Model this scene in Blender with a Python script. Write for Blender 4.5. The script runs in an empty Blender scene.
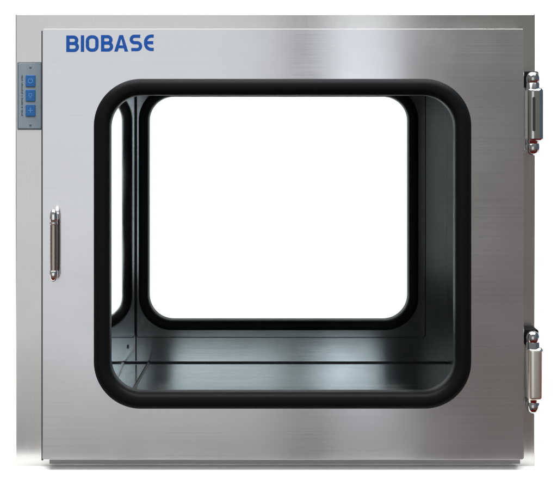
import bpy, bmesh, math, random
from mathutils import Vector, Matrix
random.seed(4)
sc = bpy.context.scene
C = sc.collection
R = math.radians

# ------------------------------------------------------------------ scale
S = 0.70 / 520.0            # metres per photo pixel on the door face
D = 1.5                     # camera distance to the door face (y = 0)
EX, EY = 266.5, 101.0       # point of the photo straight ahead of the camera
ZE = 367.0 * S * (D + 0.022) / D   # eye height above the table
def X(px, y=0.0): return (px - EX) * S * (D + y) / D
def Z(py, y=0.0): return ZE - (py - EY) * S * (D + y) / D

# ------------------------------------------------------------------ camera
cam = bpy.data.cameras.new('camera'); co = bpy.data.objects.new('camera', cam); C.objects.link(co)
co.location = (0, -D, ZE); co.rotation_euler = (R(90), 0, 0)
cam.sensor_width = 36; cam.sensor_fit = 'HORIZONTAL'
cam.lens = 36 * D / (557 * S)
cam.shift_x = (278.5 - EX) / 557.0
cam.shift_y = -(240.0 - EY) / 557.0
cam.clip_start = 0.02; cam.clip_end = 100
sc.camera = co

# ------------------------------------------------------------------ world: a dim studio, red added low down for the chrome reflections
w = bpy.data.worlds.new('World'); sc.world = w; w.use_nodes = True
nt = w.node_tree; nt.nodes.clear()
o = nt.nodes.new('ShaderNodeOutputWorld'); bg = nt.nodes.new('ShaderNodeBackground')
tc = nt.nodes.new('ShaderNodeTexCoord'); sp = nt.nodes.new('ShaderNodeSeparateXYZ')
mr = nt.nodes.new('ShaderNodeMapRange'); mr.inputs[1].default_value = -1; mr.inputs[2].default_value = 1
cr = nt.nodes.new('ShaderNodeValToRGB')
el = cr.color_ramp.elements
el[0].position = 0.0; el[0].color = (0.16, 0.014, 0.014, 1)
el[1].position = 1.0; el[1].color = (0.30, 0.31, 0.33, 1)
e = el.new(0.16); e.color = (0.12, 0.02, 0.018, 1)
e = el.new(0.22); e.color = (0.12, 0.095, 0.085, 1)
e = el.new(0.36); e.color = (0.20, 0.165, 0.16, 1)
e = el.new(0.50); e.color = (0.22, 0.215, 0.205, 1)
nt.links.new(tc.outputs['Generated'], sp.inputs[0]); nt.links.new(sp.outputs[2], mr.inputs[0])
nt.links.new(mr.outputs[0], cr.inputs[0])
# red patch added low on the right to redden chrome reflections, blue-grey above
def rng(src, a, b, c=0.0, d=1.0):
    n_ = nt.nodes.new('ShaderNodeMapRange'); n_.inputs[1].default_value = a; n_.inputs[2].default_value = b
    n_.inputs[3].default_value = c; n_.inputs[4].default_value = d; nt.links.new(src, n_.inputs[0]); return n_.outputs[0]
side = rng(sp.outputs[0], 0.45, 0.8)
low = rng(sp.outputs[2], -0.12, -0.24)
wall = nt.nodes.new('ShaderNodeMix'); wall.data_type = 'RGBA'  # side colours added for the chrome reflections
wall.inputs[6].default_value = (0.12, 0.16, 0.22, 1); wall.inputs[7].default_value = (0.20, 0.03, 0.026, 1)
nt.links.new(low, wall.inputs[0])
wmx = nt.nodes.new('ShaderNodeMix'); wmx.data_type = 'RGBA'
nt.links.new(side, wmx.inputs[0]); nt.links.new(cr.outputs[0], wmx.inputs[6]); nt.links.new(wall.outputs[2], wmx.inputs[7])
nt.links.new(wmx.outputs[2], bg.inputs[0])
bg.inputs[1].default_value = 1.0; nt.links.new(bg.outputs[0], o.inputs[0])

# ------------------------------------------------------------------ lamps
def area(name, loc, rot, sx, sy, power, col=(1, 1, 1), spread=180):
    l = bpy.data.lights.new(name, 'AREA'); l.shape = 'RECTANGLE'; l.size = sx; l.size_y = sy
    l.energy = power; l.color = col; l.spread = R(spread)
    ob = bpy.data.objects.new(name, l); C.objects.link(ob); ob.location = loc; ob.rotation_euler = rot
    return ob
# softboxes stand behind the camera and face the box
area('softbox_lamp', (-0.72, -3.0, 0.30), (R(90), 0, 0), 1.60, 2.2, 9.4, (0.90, 0.95, 1.0))
area('strip_lamp', (0.385, -3.0, 0.36), (R(90), 0, 0), 0.28, 2.1, 2.75, (0.86, 0.92, 1.0))
# overhead bank above the table, and two for the backdrop
area('overhead_lamp', (0, -0.55, 2.3), (0, 0, 0), 3.2, 1.8, 160)
area('backdrop_lamp', (0, 0.75, 2.4), (R(48), 0, 0), 3.6, 0.7, 42)

sc.view_settings.view_transform = 'Standard'; sc.view_settings.look = 'None'
sc.view_settings.exposure = 0.0; sc.view_settings.gamma = 1.0
sc.render.engine = 'CYCLES'
sc.cycles.max_bounces = 16; sc.cycles.glossy_bounces = 12; sc.cycles.transparent_max_bounces = 16

# ------------------------------------------------------------------ materials
def new_mat(name):
    m = bpy.data.materials.new(name); m.use_nodes = True
    return m, m.node_tree, m.node_tree.nodes['Principled BSDF']

def steel(name, col=(0.63, 0.63, 0.635), rough=0.27, aniso=0.75, grain='x', tangent=(0, 0, 1), bump=0.02, wave=0.0, var=0.06):
    m, nt, b = new_mat(name)
    N = nt.nodes.new; L = nt.links.new
    b.inputs['Metallic'].default_value = 1.0
    b.inputs['Anisotropic'].default_value = aniso
    tcn = N('ShaderNodeTexCoord'); mp = N('ShaderNodeMapping')
    mp.inputs['Scale'].default_value = {'x': (5, 60, 1400), 'z': (1400, 1400, 5), 'y': (1400, 5, 1400)}[grain]
    nz = N('ShaderNodeTexNoise'); nz.inputs['Scale'].default_value = 1.0; nz.inputs['Detail'].default_value = 3
    L(tcn.outputs['Object'], mp.inputs[0]); L(mp.outputs[0], nz.inputs['Vector'])
    # slow variation: handling smudges
    n2 = N('ShaderNodeTexNoise'); n2.inputs['Scale'].default_value = 9; n2.inputs['Detail'].default_value = 4
    L(tcn.outputs['Object'], n2.inputs['Vector'])
    r1 = N('ShaderNodeMapRange'); r1.inputs[1].default_value = 0.3; r1.inputs[2].default_value = 0.7
    r1.inputs[3].default_value = rough - min(0.05, rough * .3); r1.inputs[4].default_value = rough + 0.05
    ad = N('ShaderNodeMath'); ad.operation = 'MULTIPLY_ADD'; ad.inputs[1].default_value = 0.3
    h = N('ShaderNodeMath'); h.operation = 'MULTIPLY'; h.inputs[1].default_value = 0.7
    L(n2.outputs['Fac'], h.inputs[0]); L(nz.outputs['Fac'], ad.inputs[0]); L(h.outputs[0], ad.inputs[2])
    L(ad.outputs[0], r1.inputs[0]); L(r1.outputs[0], b.inputs['Roughness'])
    mx = N('ShaderNodeMix'); mx.data_type = 'RGBA'
    mx.inputs[6].default_value = (*[c * (1 - var) for c in col], 1); mx.inputs[7].default_value = (*[min(1, c * (1 + var)) for c in col], 1)
    r2 = N('ShaderNodeMapRange'); r2.inputs[1].default_value = 0.35; r2.inputs[2].default_value = 0.65
    L(nz.outputs['Fac'], r2.inputs[0]); L(r2.outputs[0], mx.inputs[0]); L(mx.outputs[2], b.inputs['Base Color'])
    cx = N('ShaderNodeCombineXYZ')
    for i in range(3): cx.inputs[i].default_value = tangent[i]
    L(cx.outputs[0], b.inputs['Tangent'])
    bp = N('ShaderNodeBump'); bp.inputs['Strength'].default_value = bump; bp.inputs['Distance'].default_value = 0.001
    L(nz.outputs['Fac'], bp.inputs['Height'])
    if wave:
        n3 = N('ShaderNodeTexNoise'); n3.inputs['Scale'].default_value = 4.0; n3.inputs['Detail'].default_value = 1
        L(tcn.outputs['Object'], n3.inputs['Vector'])
        b2 = N('ShaderNodeBump'); b2.inputs['Strength'].default_value = 1.0; b2.inputs['Distance'].default_value = wave
        L(n3.outputs['Fac'], b2.inputs['Height']); L(b2.outputs[0], bp.inputs['Normal'])
    L(bp.outputs[0], b.inputs['Normal'])
    return m

def simple(name, col, rough, metal=0.0, var=0.08, scale=60, bump=0.0, spec=0.5):
    m, nt, b = new_mat(name); N = nt.nodes.new; L = nt.links.new
    b.inputs['Metallic'].default_value = metal; b.inputs['Specular IOR Level'].default_value = spec
    tcn = N('ShaderNodeTexCoord'); nz = N('ShaderNodeTexNoise'); nz.inputs['Scale'].default_value = scale; nz.inputs['Detail'].default_value = 4
    L(tcn.outputs['Object'], nz.inputs['Vector'])
    mx = N('ShaderNodeMix'); mx.data_type = 'RGBA'
    mx.inputs[6].default_value = (*[c * (1 - var) for c in col], 1); mx.inputs[7].default_value = (*[min(1, c * (1 + var)) for c in col], 1)
    L(nz.outputs['Fac'], mx.inputs[0]); L(mx.outputs[2], b.inputs['Base Color'])
    r1 = N('ShaderNodeMapRange'); r1.inputs[3].default_value = rough * 0.85; r1.inputs[4].default_value = rough * 1.15
    L(nz.outputs['Fac'], r1.inputs[0]); L(r1.outputs[0], b.inputs['Roughness'])
    if bump:
        bp = N('ShaderNodeBump'); bp.inputs['Strength'].default_value = bump; bp.inputs['Distance'].default_value = 0.001
        L(nz.outputs['Fac'], bp.inputs['Height']); L(bp.outputs[0], b.inputs['Normal'])
    return m

M_door = steel('brushed_steel_door', rough=0.21, wave=0.0008, var=0.025, bump=0.006)
M_frame = steel('brushed_steel_frame', col=(0.58, 0.572, 0.55), rough=0.20, grain='z', tangent=(0, 0, 1), wave=0.001, var=0.025, bump=0.008)
M_shell = steel('brushed_steel_shell', rough=0.3, grain='y', tangent=(0, 1, 0))
M_back = steel('brushed_steel_back', col=(0.62, 0.658, 0.675), rough=0.13, aniso=0.7, wave=0.001)
M_floor = steel('brushed_steel_floor', col=(0.75, 0.78, 0.785), rough=0.15, aniso=0.6, tangent=(0, 1, 0))
M_wall = steel('polished_steel_wall', col=(0.60, 0.62, 0.63), rough=0.035, aniso=0.0, grain='y', tangent=(0, 1, 0), bump=0.0, var=0.02)
M_wall_dark = simple('steel_dark_reflections', (0.034, 0.032, 0.029), 0.42, metal=0.3, var=0.6, scale=14, spec=0.2)  # dark mottled reflections of the right wall put into its colour
M_rub = simple('black_rubber', (0.004, 0.0045, 0.005), 0.5, bump=0.05, scale=300, spec=0.08)
M_chrome = simple('chrome', (0.80, 0.79, 0.77), 0.09, 1.0, var=0.04)
M_hinge = simple('worn_chrome', (0.52, 0.52, 0.51), 0.12, 1.0, var=0.08)
M_pale = simple('chrome_pale_reflection', (0.86, 0.83, 0.74), 0.30, 1.0, var=0.06)  # pale reflection on the lower hinge leaf put into its colour
M_grip = simple('chrome_brown_reflection', (0.40, 0.35, 0.29), 0.26, 1.0, var=0.15, scale=220, bump=0.1)  # brown reflection on the chrome grip put into its colour
M_plate_shade = simple('plate_edge_shade', (0.12, 0.11, 0.10), 0.3, 1.0, var=0.2, scale=200)  # shade at the grip's right edge put into the plate's colour
M_panel = simple('grey_panel_film', (0.21, 0.265, 0.30), 0.38, var=0.10, scale=90)
M_edge = simple('panel_bezel', (0.12, 0.15, 0.17), 0.4)
M_btn = simple('blue_button', (0.004, 0.10, 0.33), 0.35, var=0.15, scale=300)
M_sym = simple('button_symbol_print', (0.06, 0.26, 0.55), 0.5)
M_dark = simple('dark_print', (0.05, 0.06, 0.08), 0.6)
M_logo = simple('blue_print', (0.007, 0.075, 0.33), 0.5, var=0.12, spec=0.2)
M_door_shade = simple('grey_door_shade', (0.19, 0.185, 0.175), 0.5)  # colour of the painted shade under the door
M_charcoal = simple('charcoal_matte', (0.022, 0.024, 0.026), 0.45)
M_screw = simple('screw_steel', (0.45, 0.45, 0.45), 0.25, 1.0)
M_seal_shade = simple('dark_sealant_shade', (0.035, 0.038, 0.04), 0.55)  # sealant, also colours the shade strip at the door's left edge
M_white = simple('white_backdrop_paper', (0.88, 0.88, 0.88), 0.9, var=0.01, scale=8, spec=0.1)

def glass_mat():
    m = bpy.data.materials.new('window_glass'); m.use_nodes = True; nt = m.node_tree; nt.nodes.clear()
    N = nt.nodes.new; L = nt.links.new
    out = N('ShaderNodeOutputMaterial'); mix = N('ShaderNodeMixShader'); tr = N('ShaderNodeBsdfTransparent')
    gl = N('ShaderNodeBsdfGlossy'); gl.inputs['Roughness'].default_value = 0.01; gl.inputs['Color'].default_value = (1, 1, 1, 1)
    tr.inputs[0].default_value = (0.96, 0.975, 0.972, 1)
    fr = N('ShaderNodeFresnel'); fr.inputs[0].default_value = 1.05
    L(fr.outputs[0], mix.inputs[0]); L(tr.outputs[0], mix.inputs[1]); L(gl.outputs[0], mix.inputs[2]); L(mix.outputs[0], out.inputs[0])
    return m
M_glass = glass_mat()

# ------------------------------------------------------------------ mesh helpers
def link(name, bm, mats, parent=None, smooth=False):
    bmesh.ops.recalc_face_normals(bm, faces=bm.faces[:])
    me = bpy.data.meshes.new(name); bm.to_mesh(me); bm.free()
    for m in (mats if isinstance(mats, (list, tuple)) else [mats]): me.materials.append(m)
    if smooth:
        for p in me.polygons: p.use_smooth = True
    ob = bpy.data.objects.new(name, me); C.objects.link(ob)
    if parent: ob.parent = parent
    return ob

def rrect(x0, x1, z0, z1, r, n=16):
    """rounded rectangle in x/z, always 4*(n+1) points"""
    r = max(r, 1e-5); pts = []
    for cx, cz, a0 in ((x1 - r, z1 - r, 0), (x0 + r, z1 - r, 90), (x0 + r, z0 + r, 180), (x1 - r, z0 + r, 270)):
        for k in range(n + 1):
            a = R(a0 + 90.0 * k / n); pts.append((cx + r * math.cos(a), cz + r * math.sin(a)))
    return pts

def loft(bm, loops, closed=True, capA=False, capB=False, mi=0):
    vs = [[bm.verts.new(p) for p in lp] for lp in loops]
    m = len(vs); n = len(vs[0])
    for i in range(m if closed else m - 1):
        a, b = vs[i], vs[(i + 1) % m]
        for j in range(n):
            f = bm.faces.new((a[j], a[(j + 1) % n], b[(j + 1) % n], b[j])); f.material_index = mi
    if capA: bm.faces.new(vs[0]).material_index = mi
    if capB: bm.faces.new(vs[-1]).material_index = mi

def rr_loop(x0, x1, z0, z1, r, y, n=16): return [(x, y, z) for x, z in rrect(x0, x1, z0, z1, r, n)]

def slab(bm, x0, x1, z0, z1, y0, y1, r=0.002, bev=0.001, n=6, mi=0):
    """rounded plate, front y0 (towards the camera) back y1"""
    i = bev
    loft(bm, [rr_loop(x0, x1, z0, z1, r, y1, n), rr_loop(x0, x1, z0, z1, r, y0 + i, n),
              rr_loop(x0 + i * .3, x1 - i * .3, z0 + i * .3, z1 - i * .3, max(r - i * .3, 1e-4), y0 + i * .3, n),
              rr_loop(x0 + i, x1 - i, z0 + i, z1 - i, max(r - i, 1e-4), y0, n)], closed=False, capA=True, capB=True, mi=mi)

def box(bm, x0, x1, y0, y1, z0, z1, bev=0.0, mi=0):
    r = bmesh.ops.create_cube(bm, size=1.0)
    for v in r['verts']:
        v.co = Vector(((x0 + x1) / 2 + v.co.x * (x1 - x0), (y0 + y1) / 2 + v.co.y * (y1 - y0), (z0 + z1) / 2 + v.co.z * (z1 - z0)))
    fs = list({f for v in r['verts'] for f in v.link_faces})
    for f in fs: f.material_index = mi
    if bev:
        es = list({e for f in fs for e in f.edges})
        bmesh.ops.bevel(bm, geom=es, offset=bev, segments=2, affect='EDGES', profile=0.5)

def lathe(bm, prof, origin, axis='z', n=28, mi=0, sx=1.0, sy=1.0):
    """prof = [(radius, t)] along the axis"""
    loops = []
    for r, t in prof:
        lp = []
        for k in range(n):
            a = 2 * math.pi * k / n; u, v = r * math.cos(a) * sx, r * math.sin(a) * sy
            p = {'z': (u, v, t), 'y': (u, t, v), 'x': (t, u, v)}[axis]
            lp.append((origin[0] + p[0], origin[1] + p[1], origin[2] + p[2]))
        loops.append(lp)
    loft(bm, loops, closed=False, capA=True, capB=True, mi=mi)

# window outline shared by both doors (front-plane pixels)
WX0, WX1, WZ0, WZ1 = X(94), X(471), Z(408), Z(79)
WR = 47 * S
def wloop(inset, y): return rr_loop(WX0 + inset, WX1 - inset, WZ0 + inset, WZ1 - inset, WR - inset * 0.9, y, 20)

def gasket(parent, yface, yglass, sgn, start=0.0):
    """bulging rubber seal; sgn=-1 bulges towards the camera"""
    full = 16.4 * S; wd = full - start; bm = bmesh.new(); loops = []
    K = 14
    for k in range(K + 1):
        a = math.pi * k / K
        ins = wd / 2 - wd / 2 * math.copysign(abs(math.cos(a)) ** 0.85, math.cos(a))
        loops.append(wloop(start + ins, yface + sgn * 0.011 * abs(math.sin(a)) ** 0.8))
    loops.append(wloop(full + 0.0004, yglass)); loops.append(wloop(full - 0.006, yglass))
    loops.append(wloop(0.010, yface - sgn * 0.0012)); 
    loft(bm, loops, closed=True)
    from mathutils import noise
    for v in bm.verts:
        nn = noise.noise(v.co * 9.0); n3 = noise.noise(v.co * 31.0)
        if abs(v.co.y - yface) > .002: v.co.y += sgn * (.0007 * nn + .00025 * n3)
    return link('window_gasket', bm, M_rub, parent, smooth=True)

def holed_panel(bm, x0, x1, z0, z1, y0, y1, hole_inset, r=0.003, bev=0.0012, mi=0):
    def H(y, extra=0): return wloop(hole_inset - extra, y)
    n = 20
    i = bev
    loft(bm, [rr_loop(x0, x1, z0, z1, r, y1, n), rr_loop(x0, x1, z0, z1, r, y0 + i, n),
              rr_loop(x0 + i * .3, x1 - i * .3, z0 + i * .3, z1 - i * .3, r - i * .3, y0 + i * .3, n),
              rr_loop(x0 + i, x1 - i, z0 + i, z1 - i, r - i, y0, n),
              H(y0), H(y1)], closed=True, mi=mi)

# ------------------------------------------------------------------ the setting
bm = bmesh.new(); prof = []
FRONT = -0.030
prof.append((FRONT, -0.018)); prof.append((FRONT, -0.002)); prof.append((FRONT + 0.002, 0.0))
prof.append((1.1, 0.0))
for k in range(1, 17):
    a = R(90 * k / 16); prof.append((1.1 + 0.7 * math.sin(a), 0.7 - 0.7 * math.cos(a)))
prof.append((1.8, 1.25)); 
vs = [[bm.verts.new((x, y, z)) for y, z in prof] for x in (-2.6, 2.6)]
for i in range(len(prof) - 1): bm.faces.new((vs[0][i], vs[0][i + 1], vs[1][i + 1], vs[1][i]))
bd = link('backdrop', bm, M_white, smooth=True)
md = bd.modifiers.new('thickness', 'SOLIDIFY'); md.thickness = 0.003; md.offset = -1
bd['kind'] = 'structure'

# ------------------------------------------------------------------ the pass box
root = bpy.data.objects.new('pass_box', None); C.objects.link(root); root.location = (0, 0, 0)
root['label'] = 'brushed stainless steel pass-through cabinet with black framed window, hinged door and blue lettering'
root['category'] = 'pass box'

FY = 0.022                      # front face of the fixed frame
BX0, BX1 = X(15.5, FY), X(535, FY); BZ0, BZ1 = 0.0005, Z(14, FY)
CX0, CX1 = X(92.5), X(507); CZ0, CZ1 = Z(450), Z(52)     # chamber
BY = 0.50                       # inner face of the back frame
# front frame: folded sheet, left stile, top rail, right stile, bottom rail as one pressed frame round the chamber
def frame(y0, y1, name, mat):
    bm = bmesh.new(); n = 6; i = 0.0012; r = 0.0022
    loft(bm, [rr_loop(BX0, BX1, BZ0, BZ1, r, y1, n), rr_loop(BX0, BX1, BZ0, BZ1, r, y0 + i, n),
              rr_loop(BX0 + i, BX1 - i, BZ0 + i, BZ1 - i, r - i, y0, n),
              rr_loop(CX0 - .002, CX1 + .002, CZ0 - .002, CZ1 + .002, 0.002, y0, n), rr_loop(CX0 - .002, CX1 + .002, CZ0 - .002, CZ1 + .002, 0.002, y1, n)], closed=True)
    return link(name, bm, mat, root)
frame(FY, FY + 0.018, 'front_frame', M_frame)
frame(BY, BY + 0.018, 'back_frame', M_back)
# outer shell: four thin sheets between the frames
y0, y1 = FY + 0.018, BY
def sheet(name, mat, *a):
    bm = bmesh.new(); box(bm, *a); return link(name, bm, mat, root)
t = 0.0015; q = 0.0006
sheet('side_panel', M_shell, BX0 + q, BX0 + q + t, y0, y1, BZ0 + q, BZ1 - q)
sheet('side_panel', M_shell, BX1 - q - t, BX1 - q, y0, y1, BZ0 + q, BZ1 - q)
sheet('top_panel', M_shell, BX0 + q + t, BX1 - q - t, y0, y1, BZ1 - q - t, BZ1 - q)
sheet('bottom_panel', M_shell, BX0 + q + t, BX1 - q - t, y0, y1, BZ0 + q, BZ0 + q + t)
# chamber lining
ya, yb = FY + 0.001, BY - 0.0004
lw = sheet('chamber_wall', M_wall, CX0 - .0018, CX0, ya, yb, CZ0, CZ1)
lw['label'] = 'mirror polished left chamber wall'
sheet('chamber_wall', M_wall_dark, CX1, CX1 + .0018, ya, yb, CZ0, CZ1)
cf = sheet('chamber_floor', M_floor, CX0 - .0018, CX1 + .0018, ya, yb, CZ0 - .0018, CZ0 - .0001)
sheet('chamber_ceiling', M_wall_dark, CX0 - .0018, CX1 + .0018, ya, yb, CZ1 + .0001, CZ1 + .0018)
# dark sealant bead where the floor meets the back, and up the corners
bm = bmesh.new()
box(bm, CX0, CX1, BY - .0026, BY - .0006, CZ0, CZ0 + .0019)
box(bm, CX0, CX0 + .0010, BY - .0016, BY - .0006, CZ0 + .0038, CZ1)
link('sealant_bead', bm, M_seal_shade, root)
# folded rim of the floor tray, running front to back beside the left wall
bm = bmesh.new()
def xr(y): return X(98) + (X(109.5) - X(98)) * y / .5
loft(bm, [[(xr(y) + dx, y, CZ0 + dz) for dx, dz in ((-.0028, .0001), (-.0022, .0016), (-.0006, .0026), (.0010, .0024), (.0024, .0010), (.0028, .0001))] for y in (FY + .004, .2, .35, BY - .006)], closed=False, capA=True, capB=True)
link('tray_rim', bm, M_chrome, root)
# screw in the left wall
bm = bmesh.new()
k = (EX - 128) / (EX - 92.5); ys = D / k - D
lathe(bm, [(0.0036, 0), (0.0034, 0.0012), (0.002, 0.0018)], (CX0, ys, ZE - (346.5 - EY) * S / k), axis='x', n=18)
link('screw', bm, M_edge, root, smooth=False)

# ------------------------------------------------------------------ doors
def glass_pane(parent, y):
    bm = bmesh.new()
    loft(bm, [wloop(0.012, y), wloop(0.012, y + 0.004)], closed=False, capA=True, capB=True)
    return link('window_pane', bm, M_glass, parent)

# front door
bm = bmesh.new()
holed_panel(bm, X(42.5), X(524), Z(459.5), Z(29), 0.0, FY - 0.0025, 0.009, bev=0.0003)
door = link('door', bm, M_door, root)
door['label'] = 'front door panel of horizontally brushed stainless steel'
gasket(door, -0.0004, 0.009, -1)
gl = glass_pane(door, 0.0095)
# rubber compression strip behind the door edge
bm = bmesh.new()
n = 6
a = 0.003; bq = 0.010
L4 = []
for ins, y in ((a, FY - .0026), (bq, FY - .0026), (bq, FY + .0002), (a, FY + .0002)):
    L4.append(rr_loop(X(42.5) + ins, X(524) - ins, Z(459.5) + ins, Z(29) - ins, 0.004, y, n))
loft(bm, L4, closed=True); link('door_seal', bm, M_rub, door)
# added strip standing for the door's shade on the frame below it
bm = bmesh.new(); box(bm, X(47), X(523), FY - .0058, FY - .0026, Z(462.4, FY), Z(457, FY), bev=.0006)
link('door_shade_strip', bm, M_door_shade, door)
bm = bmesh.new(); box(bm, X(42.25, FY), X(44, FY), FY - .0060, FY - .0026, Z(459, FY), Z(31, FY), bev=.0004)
link('edge_shade_strip', bm, M_seal_shade, door)  # added dark strip standing for shade along the door's left edge

bm = bmesh.new()
loft(bm, [rr_loop(X(52) + 0, X(514), Z(449), Z(40), .004, FY - .0024, 20), rr_loop(X(52), X(514), Z(449), Z(40), .004, FY - .0014, 20),
          wloop(0.010, FY - .0014), wloop(0.010, FY - .0024)], closed=True)
link('light_absorber', bm, M_charcoal, door)  # unseen dark sheet added to absorb backdrop light in the chamber

# back door: a raised inner pan carries the window, the outer skin closes the frame from behind
bm = bmesh.new()
holed_panel(bm, CX0 + 0.0008, X(478.5), Z(416), Z(56), BY - 0.007, BY - .0002, 0.009, r=0.006, bev=0.002)
bd2 = link('door', bm, M_back, root)
bd2['label'] = 'rear door seen from inside the chamber'
bm = bmesh.new()
holed_panel(bm, X(42.5), X(524), Z(459.5), Z(29), BY + 0.018 + 0.0222, BY + 0.0203, 0.009)
link('outer_skin', bm, M_door, bd2)
bm = bmesh.new()      # tunnel lining between inner pan and outer skin
loft(bm, [wloop(0.0088, BY - .0004), wloop(0.0088, BY + .0201), wloop(0.0073, BY + .0201), wloop(0.0073, BY - .0004)], closed=True)
link('window_lining', bm, M_rub, bd2)
# fill plate behind the frame opening
bm = bmesh.new()
loft(bm, [rr_loop(CX0 - .004, CX1 + .004, CZ0 - .004, CZ1 + .004, .003, BY + .0190, 20), rr_loop(CX0 - .004, CX1 + .004, CZ0 - .004, CZ1 + .004, .003, BY + .0181, 20),
          wloop(0.007, BY + .0181), wloop(0.007, BY + .0190)], closed=True)
# inner back face, seen below and beside the raised pan
loft(bm, [rr_loop(CX0 - .0016, CX1 + .0016, CZ0 - .0016, CZ1 + .0016, .002, BY + .0012, 20), rr_loop(CX0 - .0016, CX1 + .0016, CZ0 - .0016, CZ1 + .0016, .002, BY + .0002, 20),
          wloop(0.0070, BY + .0002), wloop(0.0070, BY + .0012)], closed=True)
link('inner_plate', bm, M_back, bd2)
gasket(bd2, BY - 0.0072, BY + 0.006, -1, 2.8 * S)
glass_pane(bd2, BY + 0.0065)

# ------------------------------------------------------------------ door handle
hx0, hx1 = X(51.0), X(58.2)
hz0, hz1 = Z(280), Z(208)
bm = bmesh.new()
# mounting plate (slightly to the right of the grip, nearly hidden behind it; shade put into its dark colour)
slab(bm, X(53.6), X(59.4), Z(272), Z(218), -0.0022, -0.0003, r=0.004, bev=0.0012, n=8, mi=2)
# grip: loft along z with elliptical sections, swelling at the ends and standing off the plate
hcx = (hx0 + hx1) / 2 + 0.9 * S; hw = (hx1 - hx0) / 2
def sect(z, w_, y_, d_, sq=0.7, n=28):
    lp = []
    for k in range(n):
        a = 2 * math.pi * k / n; c, s = math.cos(a), math.sin(a)
        lp.append((hcx + w_ * math.copysign(abs(c) ** sq, c), y_ + d_ * math.copysign(abs(s) ** sq, s), z))
    return lp
H = hz1 - hz0
def zz(f): return hz0 + H * f
# standing posts
box(bm, hcx - .0036, hcx + .0044, -0.0090, -0.0020, zz(.84), zz(.93), bev=.0012, mi=0)
box(bm, hcx - .0036, hcx + .0044, -0.0090, -0.0020, zz(.05), zz(.14), bev=.0012, mi=0)
cap = [(1.0, .10, .10), (.992, .42, .4), (.97, .70, .7), (.93, .92, .95), (.88, 1.0, 1.0), (.835, 1.0, 1.0), (.828, .93, .93), (.815, .93, .93), (.81, 1.04, 1.0), (.79, 1.04, 1.0), (.785, .9, .9)]
loft(bm, [sect(zz(f), hw * a, -0.0128, 0.0062 * b) for f, a, b in cap], closed=False, capA=True, capB=True, mi=0)
g = [(.784, .88, .85)] + [(.78 - .62 * k / 24, .92 + .03 * math.sin(k * math.pi / 24) - (.05 if k % 2 else 0), .86) for k in range(25)] + [(.155, .9, .86)]
loft(bm, [sect(zz(f), hw * a, -0.0128, 0.0060 * b) for f, a, b in g], closed=False, capA=True, capB=True, mi=1)
tail = [(.154, .94, .9), (.15, 1.0, 1.0), (.10, 1.0, 1.0), (.06, .93, .95), (.03, .74, .75), (.008, .45, .4), (0, .1, .1)]
loft(bm, [sect(zz(f), hw * a, -0.0128, 0.0062 * b) for f, a, b in tail], closed=False, capA=True, capB=True, mi=0)
hd = link('handle', bm, [M_chrome, M_grip, M_plate_shade], door, smooth=True)
hd['label'] = 'slim chrome pull handle with a brown reflection coloured into its ribbed grip'

# ------------------------------------------------------------------ hinges
def hinge(py0, py1, label):
    """chrome lift-off hinge on the right edge"""
    za, zb = Z(py1), Z(py0); h = zb - za
    cxh = X(531.8); e = bpy.data.objects.new('hinge', None)
    bm = bmesh.new(); r = 6.4 * S
    # rear mount against the frame
    slab(bm, X(526), X(538), za + .004, zb - .006, -0.004, FY - .0002, r=0.004, bev=.001, n=6)
    # upper and lower knuckles: rounded barrels
    brl = [(r * .25, zb), (r * .62, zb - .0012), (r * .86, zb - .0034), (r, zb - .0075), (r, zb - h * .12), (r * .93, zb - h * .125), (r * .93, zb - h * .135), (r, zb - h * .14),
           (r, za + h * .15), (r * .93, za + h * .145), (r * .93, za + h * .135), (r, za + h * .13), (r, za + .0085), (r * .9, za + .004), (r * .65, za + .0015), (r * .3, za)]
    lathe(bm, brl, (cxh, -0.006, 0), n=36)
    body = link('hinge', bm, M_hinge, root, smooth=True)
    body['label'] = label
    # middle leaf, wider than the barrel
    bm = bmesh.new()
    lx0, lx1, lz0, lz1 = X(525.6), X(541.6), za + h * .16, zb - h * .19
    lps = [rr_loop(lx0, lx1, lz0, lz1, .005, 0.002, 10)]
    for k in range(9):
        a = R(90 * k / 8); d_ = .0078 * (1 - math.cos(a)); f_ = .0078 * math.sin(a)
        lps.append(rr_loop(lx0 + d_, lx1 - d_, lz0 + d_ * .7, lz1 - d_ * .7, max(.005 - d_ * .55, .0006), -0.0080 - f_, 10))
    loft(bm, lps, closed=False, capA=True, capB=True)
    lf = link('hinge_leaf', bm, M_hinge if py0 < 200 else M_pale, body, smooth=True)
    if py0 > 200: lf['label'] = 'lower hinge leaf with a pale reflection in its colour'
    # black top seat and pin
    bm = bmesh.new()
    slab(bm, X(524.8), X(538.6), zb - h * .19, zb + .0008, -0.0005, FY - .004, r=0.003, bev=.001)
    link('seat_pad', bm, M_rub, body)
    if py0 < 200:
        bm = bmesh.new()
        slab(bm, X(529.6), X(532.6), za + h * .29, zb - h * .30, -0.0163, -0.0150, r=.0018, bev=.0004)
        link('inlay', bm, M_charcoal, body)
    return body
hinge(72, 155, 'upper chrome hinge')
hinge(330, 412, 'lower chrome hinge')

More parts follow.
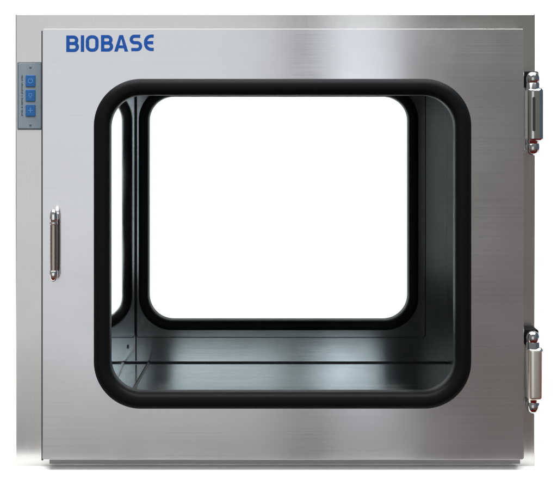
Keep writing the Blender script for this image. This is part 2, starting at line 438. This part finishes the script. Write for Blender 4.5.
# ------------------------------------------------------------------ control panel on the left stile
yp = FY - 0.0022
def XP(p): return X(p, yp)
def ZP(p): return Z(p, yp)
bm = bmesh.new()
slab(bm, XP(17.2), XP(42.2), ZP(130), ZP(62), yp, FY - .0002, r=0.0012, bev=.0006, mi=0)
cp = link('control_panel', bm, M_edge, root)
bm = bmesh.new()
slab(bm, XP(18.6), XP(41.2), ZP(128.6), ZP(63.4), yp - .0006, yp - .0001, r=0.001, bev=.0003)
link('panel_film', bm, M_panel, cp)
yq = yp - .0006
for i, py in enumerate((81, 95.5, 110.5)):
    bm = bmesh.new()
    slab(bm, XP(25.8), XP(35.6), ZP(py + 5.8), ZP(py - 5.8), yq - .0012, yq + .0002, r=0.0014, bev=.0006)
    b = link('button', bm, M_btn, cp)
    bm = bmesh.new(); yy = yq - .0015
    cxp, czp = XP(30.7), ZP(py); u = S
    if i == 0:       # ring with a tick
        loft(bm, [[(cxp + rr * math.cos(2*math.pi*k/20), y_, czp + rr * math.sin(2*math.pi*k/20)) for k in range(20)] for rr, y_ in ((2.6*u, yy), (1.8*u, yy), (1.8*u, yy + .0003), (2.6*u, yy + .0003))], closed=True)
        box(bm, cxp - .3*u, cxp + .3*u, yy, yy + .0003, czp + .6*u, czp + 3.2*u)
    elif i == 1:     # small lamp sign
        loft(bm, [[(cxp + rr * math.cos(2*math.pi*k/20), y_, czp + .4*u + rr * math.sin(2*math.pi*k/20)) for k in range(20)] for rr, y_ in ((1.9*u, yy), (1.2*u, yy), (1.2*u, yy + .0003), (1.9*u, yy + .0003))], closed=True)
        box(bm, cxp - .9*u, cxp + .9*u, yy, yy + .0003, czp - 2.8*u, czp - 2.0*u)
    else:            # cross of rays
        box(bm, cxp - .4*u, cxp + .4*u, yy, yy + .0003, czp - 2.6*u, czp + 2.6*u)
        box(bm, cxp - 2.4*u, cxp - .5*u, yy, yy + .0003, czp - .4*u, czp + .4*u)
        box(bm, cxp + .5*u, cxp + 2.4*u, yy, yy + .0003, czp - .4*u, czp + .4*u)
    link('symbol', bm, M_sym, b)
# faint upright line of tiny print beside the buttons
bm = bmesh.new(); p = 75.5
while p < 116:
    hgt = random.choice((0.8, 1.1, 1.5))
    box(bm, XP(21.6), XP(21.6 + random.choice((0.9, 1.2, 1.4))), yq - .0003, yq + .0001, ZP(p + hgt), ZP(p)); p += hgt + random.choice((.5, .5, 1.6))
link('small_print', bm, M_dark, cp)
for py in (67.2, 124.8):
    bm = bmesh.new()
    lathe(bm, [(1.3*S, yq + .0002), (1.3*S, yq - .0003), (0.9*S, yq - .0006)], (XP(30.5), 0, ZP(py)), axis='y', n=18)
    link('screw', bm, M_edge, cp)

# ------------------------------------------------------------------ blue lettering
def stroke(bm, pts, wd, yf, closed=False):
    """ribbon of width wd along a 2-D polyline (x,z), printed 0.3 mm thick"""
    n = len(pts); Lr = []
    for i in range(n):
        if closed: a, c = Vector(pts[i - 1]), Vector(pts[(i + 1) % n])
        else: a, c = Vector(pts[max(i - 1, 0)]), Vector(pts[min(i + 1, n - 1)])
        p = Vector(pts[i]); d1 = (p - a); d2 = (c - p)
        if d1.length < 1e-9: d1 = d2
        if d2.length < 1e-9: d2 = d1
        d1.normalize(); d2.normalize(); n1 = Vector((-d1.y, d1.x)); n2 = Vector((-d2.y, d2.x))
        m = (n1 + n2); m.normalize(); m = m / max(0.4, m.dot(n1))
        Lr.append((p + m * wd / 2, p - m * wd / 2))
    T = .0003
    ring = [[bm.verts.new((q.x, yf, q.y)), bm.verts.new((r_.x, yf, r_.y)), bm.verts.new((r_.x, yf + T, r_.y)), bm.verts.new((q.x, yf + T, q.y))] for q, r_ in Lr]
    for i in range(n if closed else n - 1):
        A, B = ring[i], ring[(i + 1) % n]
        for k in range(4): bm.faces.new((A[k], A[(k + 1) % 4], B[(k + 1) % 4], B[k]))
    if not closed: bm.faces.new(ring[0]); bm.faces.new(ring[-1])

def poly(bm, pts, yf):
    a = [bm.verts.new((x, yf, z)) for x, z in pts]; b = [bm.verts.new((x, yf + .0003, z)) for x, z in pts]; n_ = len(pts)
    bm.faces.new(a); bm.faces.new(b[::-1])
    for k in range(n_): bm.faces.new((a[k], a[(k + 1) % n_], b[(k + 1) % n_], b[k]))
def arc(cx, cz, rx, rz, a0, a1, n=7): return [(cx + rx * math.cos(R(a0 + (a1 - a0) * k / n)), cz + rz * math.sin(R(a0 + (a1 - a0) * k / n))) for k in range(n + 1)]
def letter(ch, w_, h):
    """list of (polyline, closed) in a box w_ x h, centre lines"""
    r = min(w_, h) * .36; m = h * .52
    if ch == 'I': return [([(w_/2, -T_/2), (w_/2, h + T_/2)], False)]
    if ch == 'O':
        r = w_ * .42
        return [(arc(w_-r, h-r, r, r, 0, 90) + arc(r, h-r, r, r, 90, 180) + arc(r, r, r, r, 180, 270) + arc(w_-r, r, r, r, 270, 360), True)]
    if ch == 'B':
        ru = (h - m) / 2; rl = m / 2; wu = w_ * .93
        return [([(0, -T_/2), (0, h + T_/2)], False),
                ([(T_*.45, h)] + arc(wu-ru, m+ru, ru, ru, 90, -90, 12) + [(T_*.45, m)], False),
                ([(wu-ru, m - 1e-5)] + arc(w_-rl, rl, rl, rl, 90, -90, 12) + [(T_*.45, 0)], False)]
    if ch == 'S':
        ru = (h-m)/2; rl = m/2
        return [([(w_*.97, h)] + arc(ru, m+ru, ru, ru, 90, 270, 12) + arc(w_-rl, rl, rl, rl, 90, -90, 12) + [(0, 0)], False)]
    if ch == 'E':
        r = h * .42
        return [([(w_, h)] + arc(r, h-r, r, r, 90, 180) + arc(r, r, r, r, 180, 270) + [(w_, 0)], False), ([(T_*.45, m*.97), (w_*.94, m*.97)], False)]
T_ = 3.3 * S
bm = bmesh.new()
base = 52.2; H_ = 16.6 * S
for ch, a, b in (('B', 66.3, 79.0), ('I', 80.9, 84.1), ('O', 85.8, 98.6), ('B', 101, 113.2), ('A', 114.2, 128.2), ('S', 129.6, 142.2), ('E', 144, 155.4)):
    w_ = (b - a) * S - T_; h = H_ - T_
    if ch == 'I': w_ = 0
    if ch == 'A':
        xa, xb, zb_, W = X(a), X(b), Z(base - up), X(b) - X(a)
        tw = T_ * 1.08; ap = T_ * .56; cx_ = (xa + xb) / 2
        for sgn in (1, -1):
            def q_(x, z): return (cx_ + sgn * (x - cx_), z)
            poly(bm, [q_(xa, zb_), q_(xa + tw, zb_), q_(cx_ + .0001, zb_ + H_ * .80), q_(cx_ + .0001, zb_ + H_), q_(cx_ - ap, zb_ + H_)], -0.0005 - (0.00003 if sgn > 0 else 0))
        poly(bm, [(xa + W * .2, zb_ + H_ * .20), (xb - W * .2, zb_ + H_ * .20), (xb - W * .27, zb_ + H_ * .38), (xa + W * .27, zb_ + H_ * .38)], -0.00056)
        continue
    up = (a - 66) * 0.013
    for j, (pl, cl) in enumerate(letter(ch, w_, h)):
        pts = [(X(a) + T_/2 + x, Z(base - up) + T_/2 + z) for x, z in pl]
        if ch == 'I': pts = [(X((a + b) / 2), z) for x, z in pts]
        stroke(bm, pts, T_, -0.0005 - 0.00006 * j, cl)
lg = link('lettering', bm, M_logo, door)
lg['label'] = 'blue BIOBASE lettering'
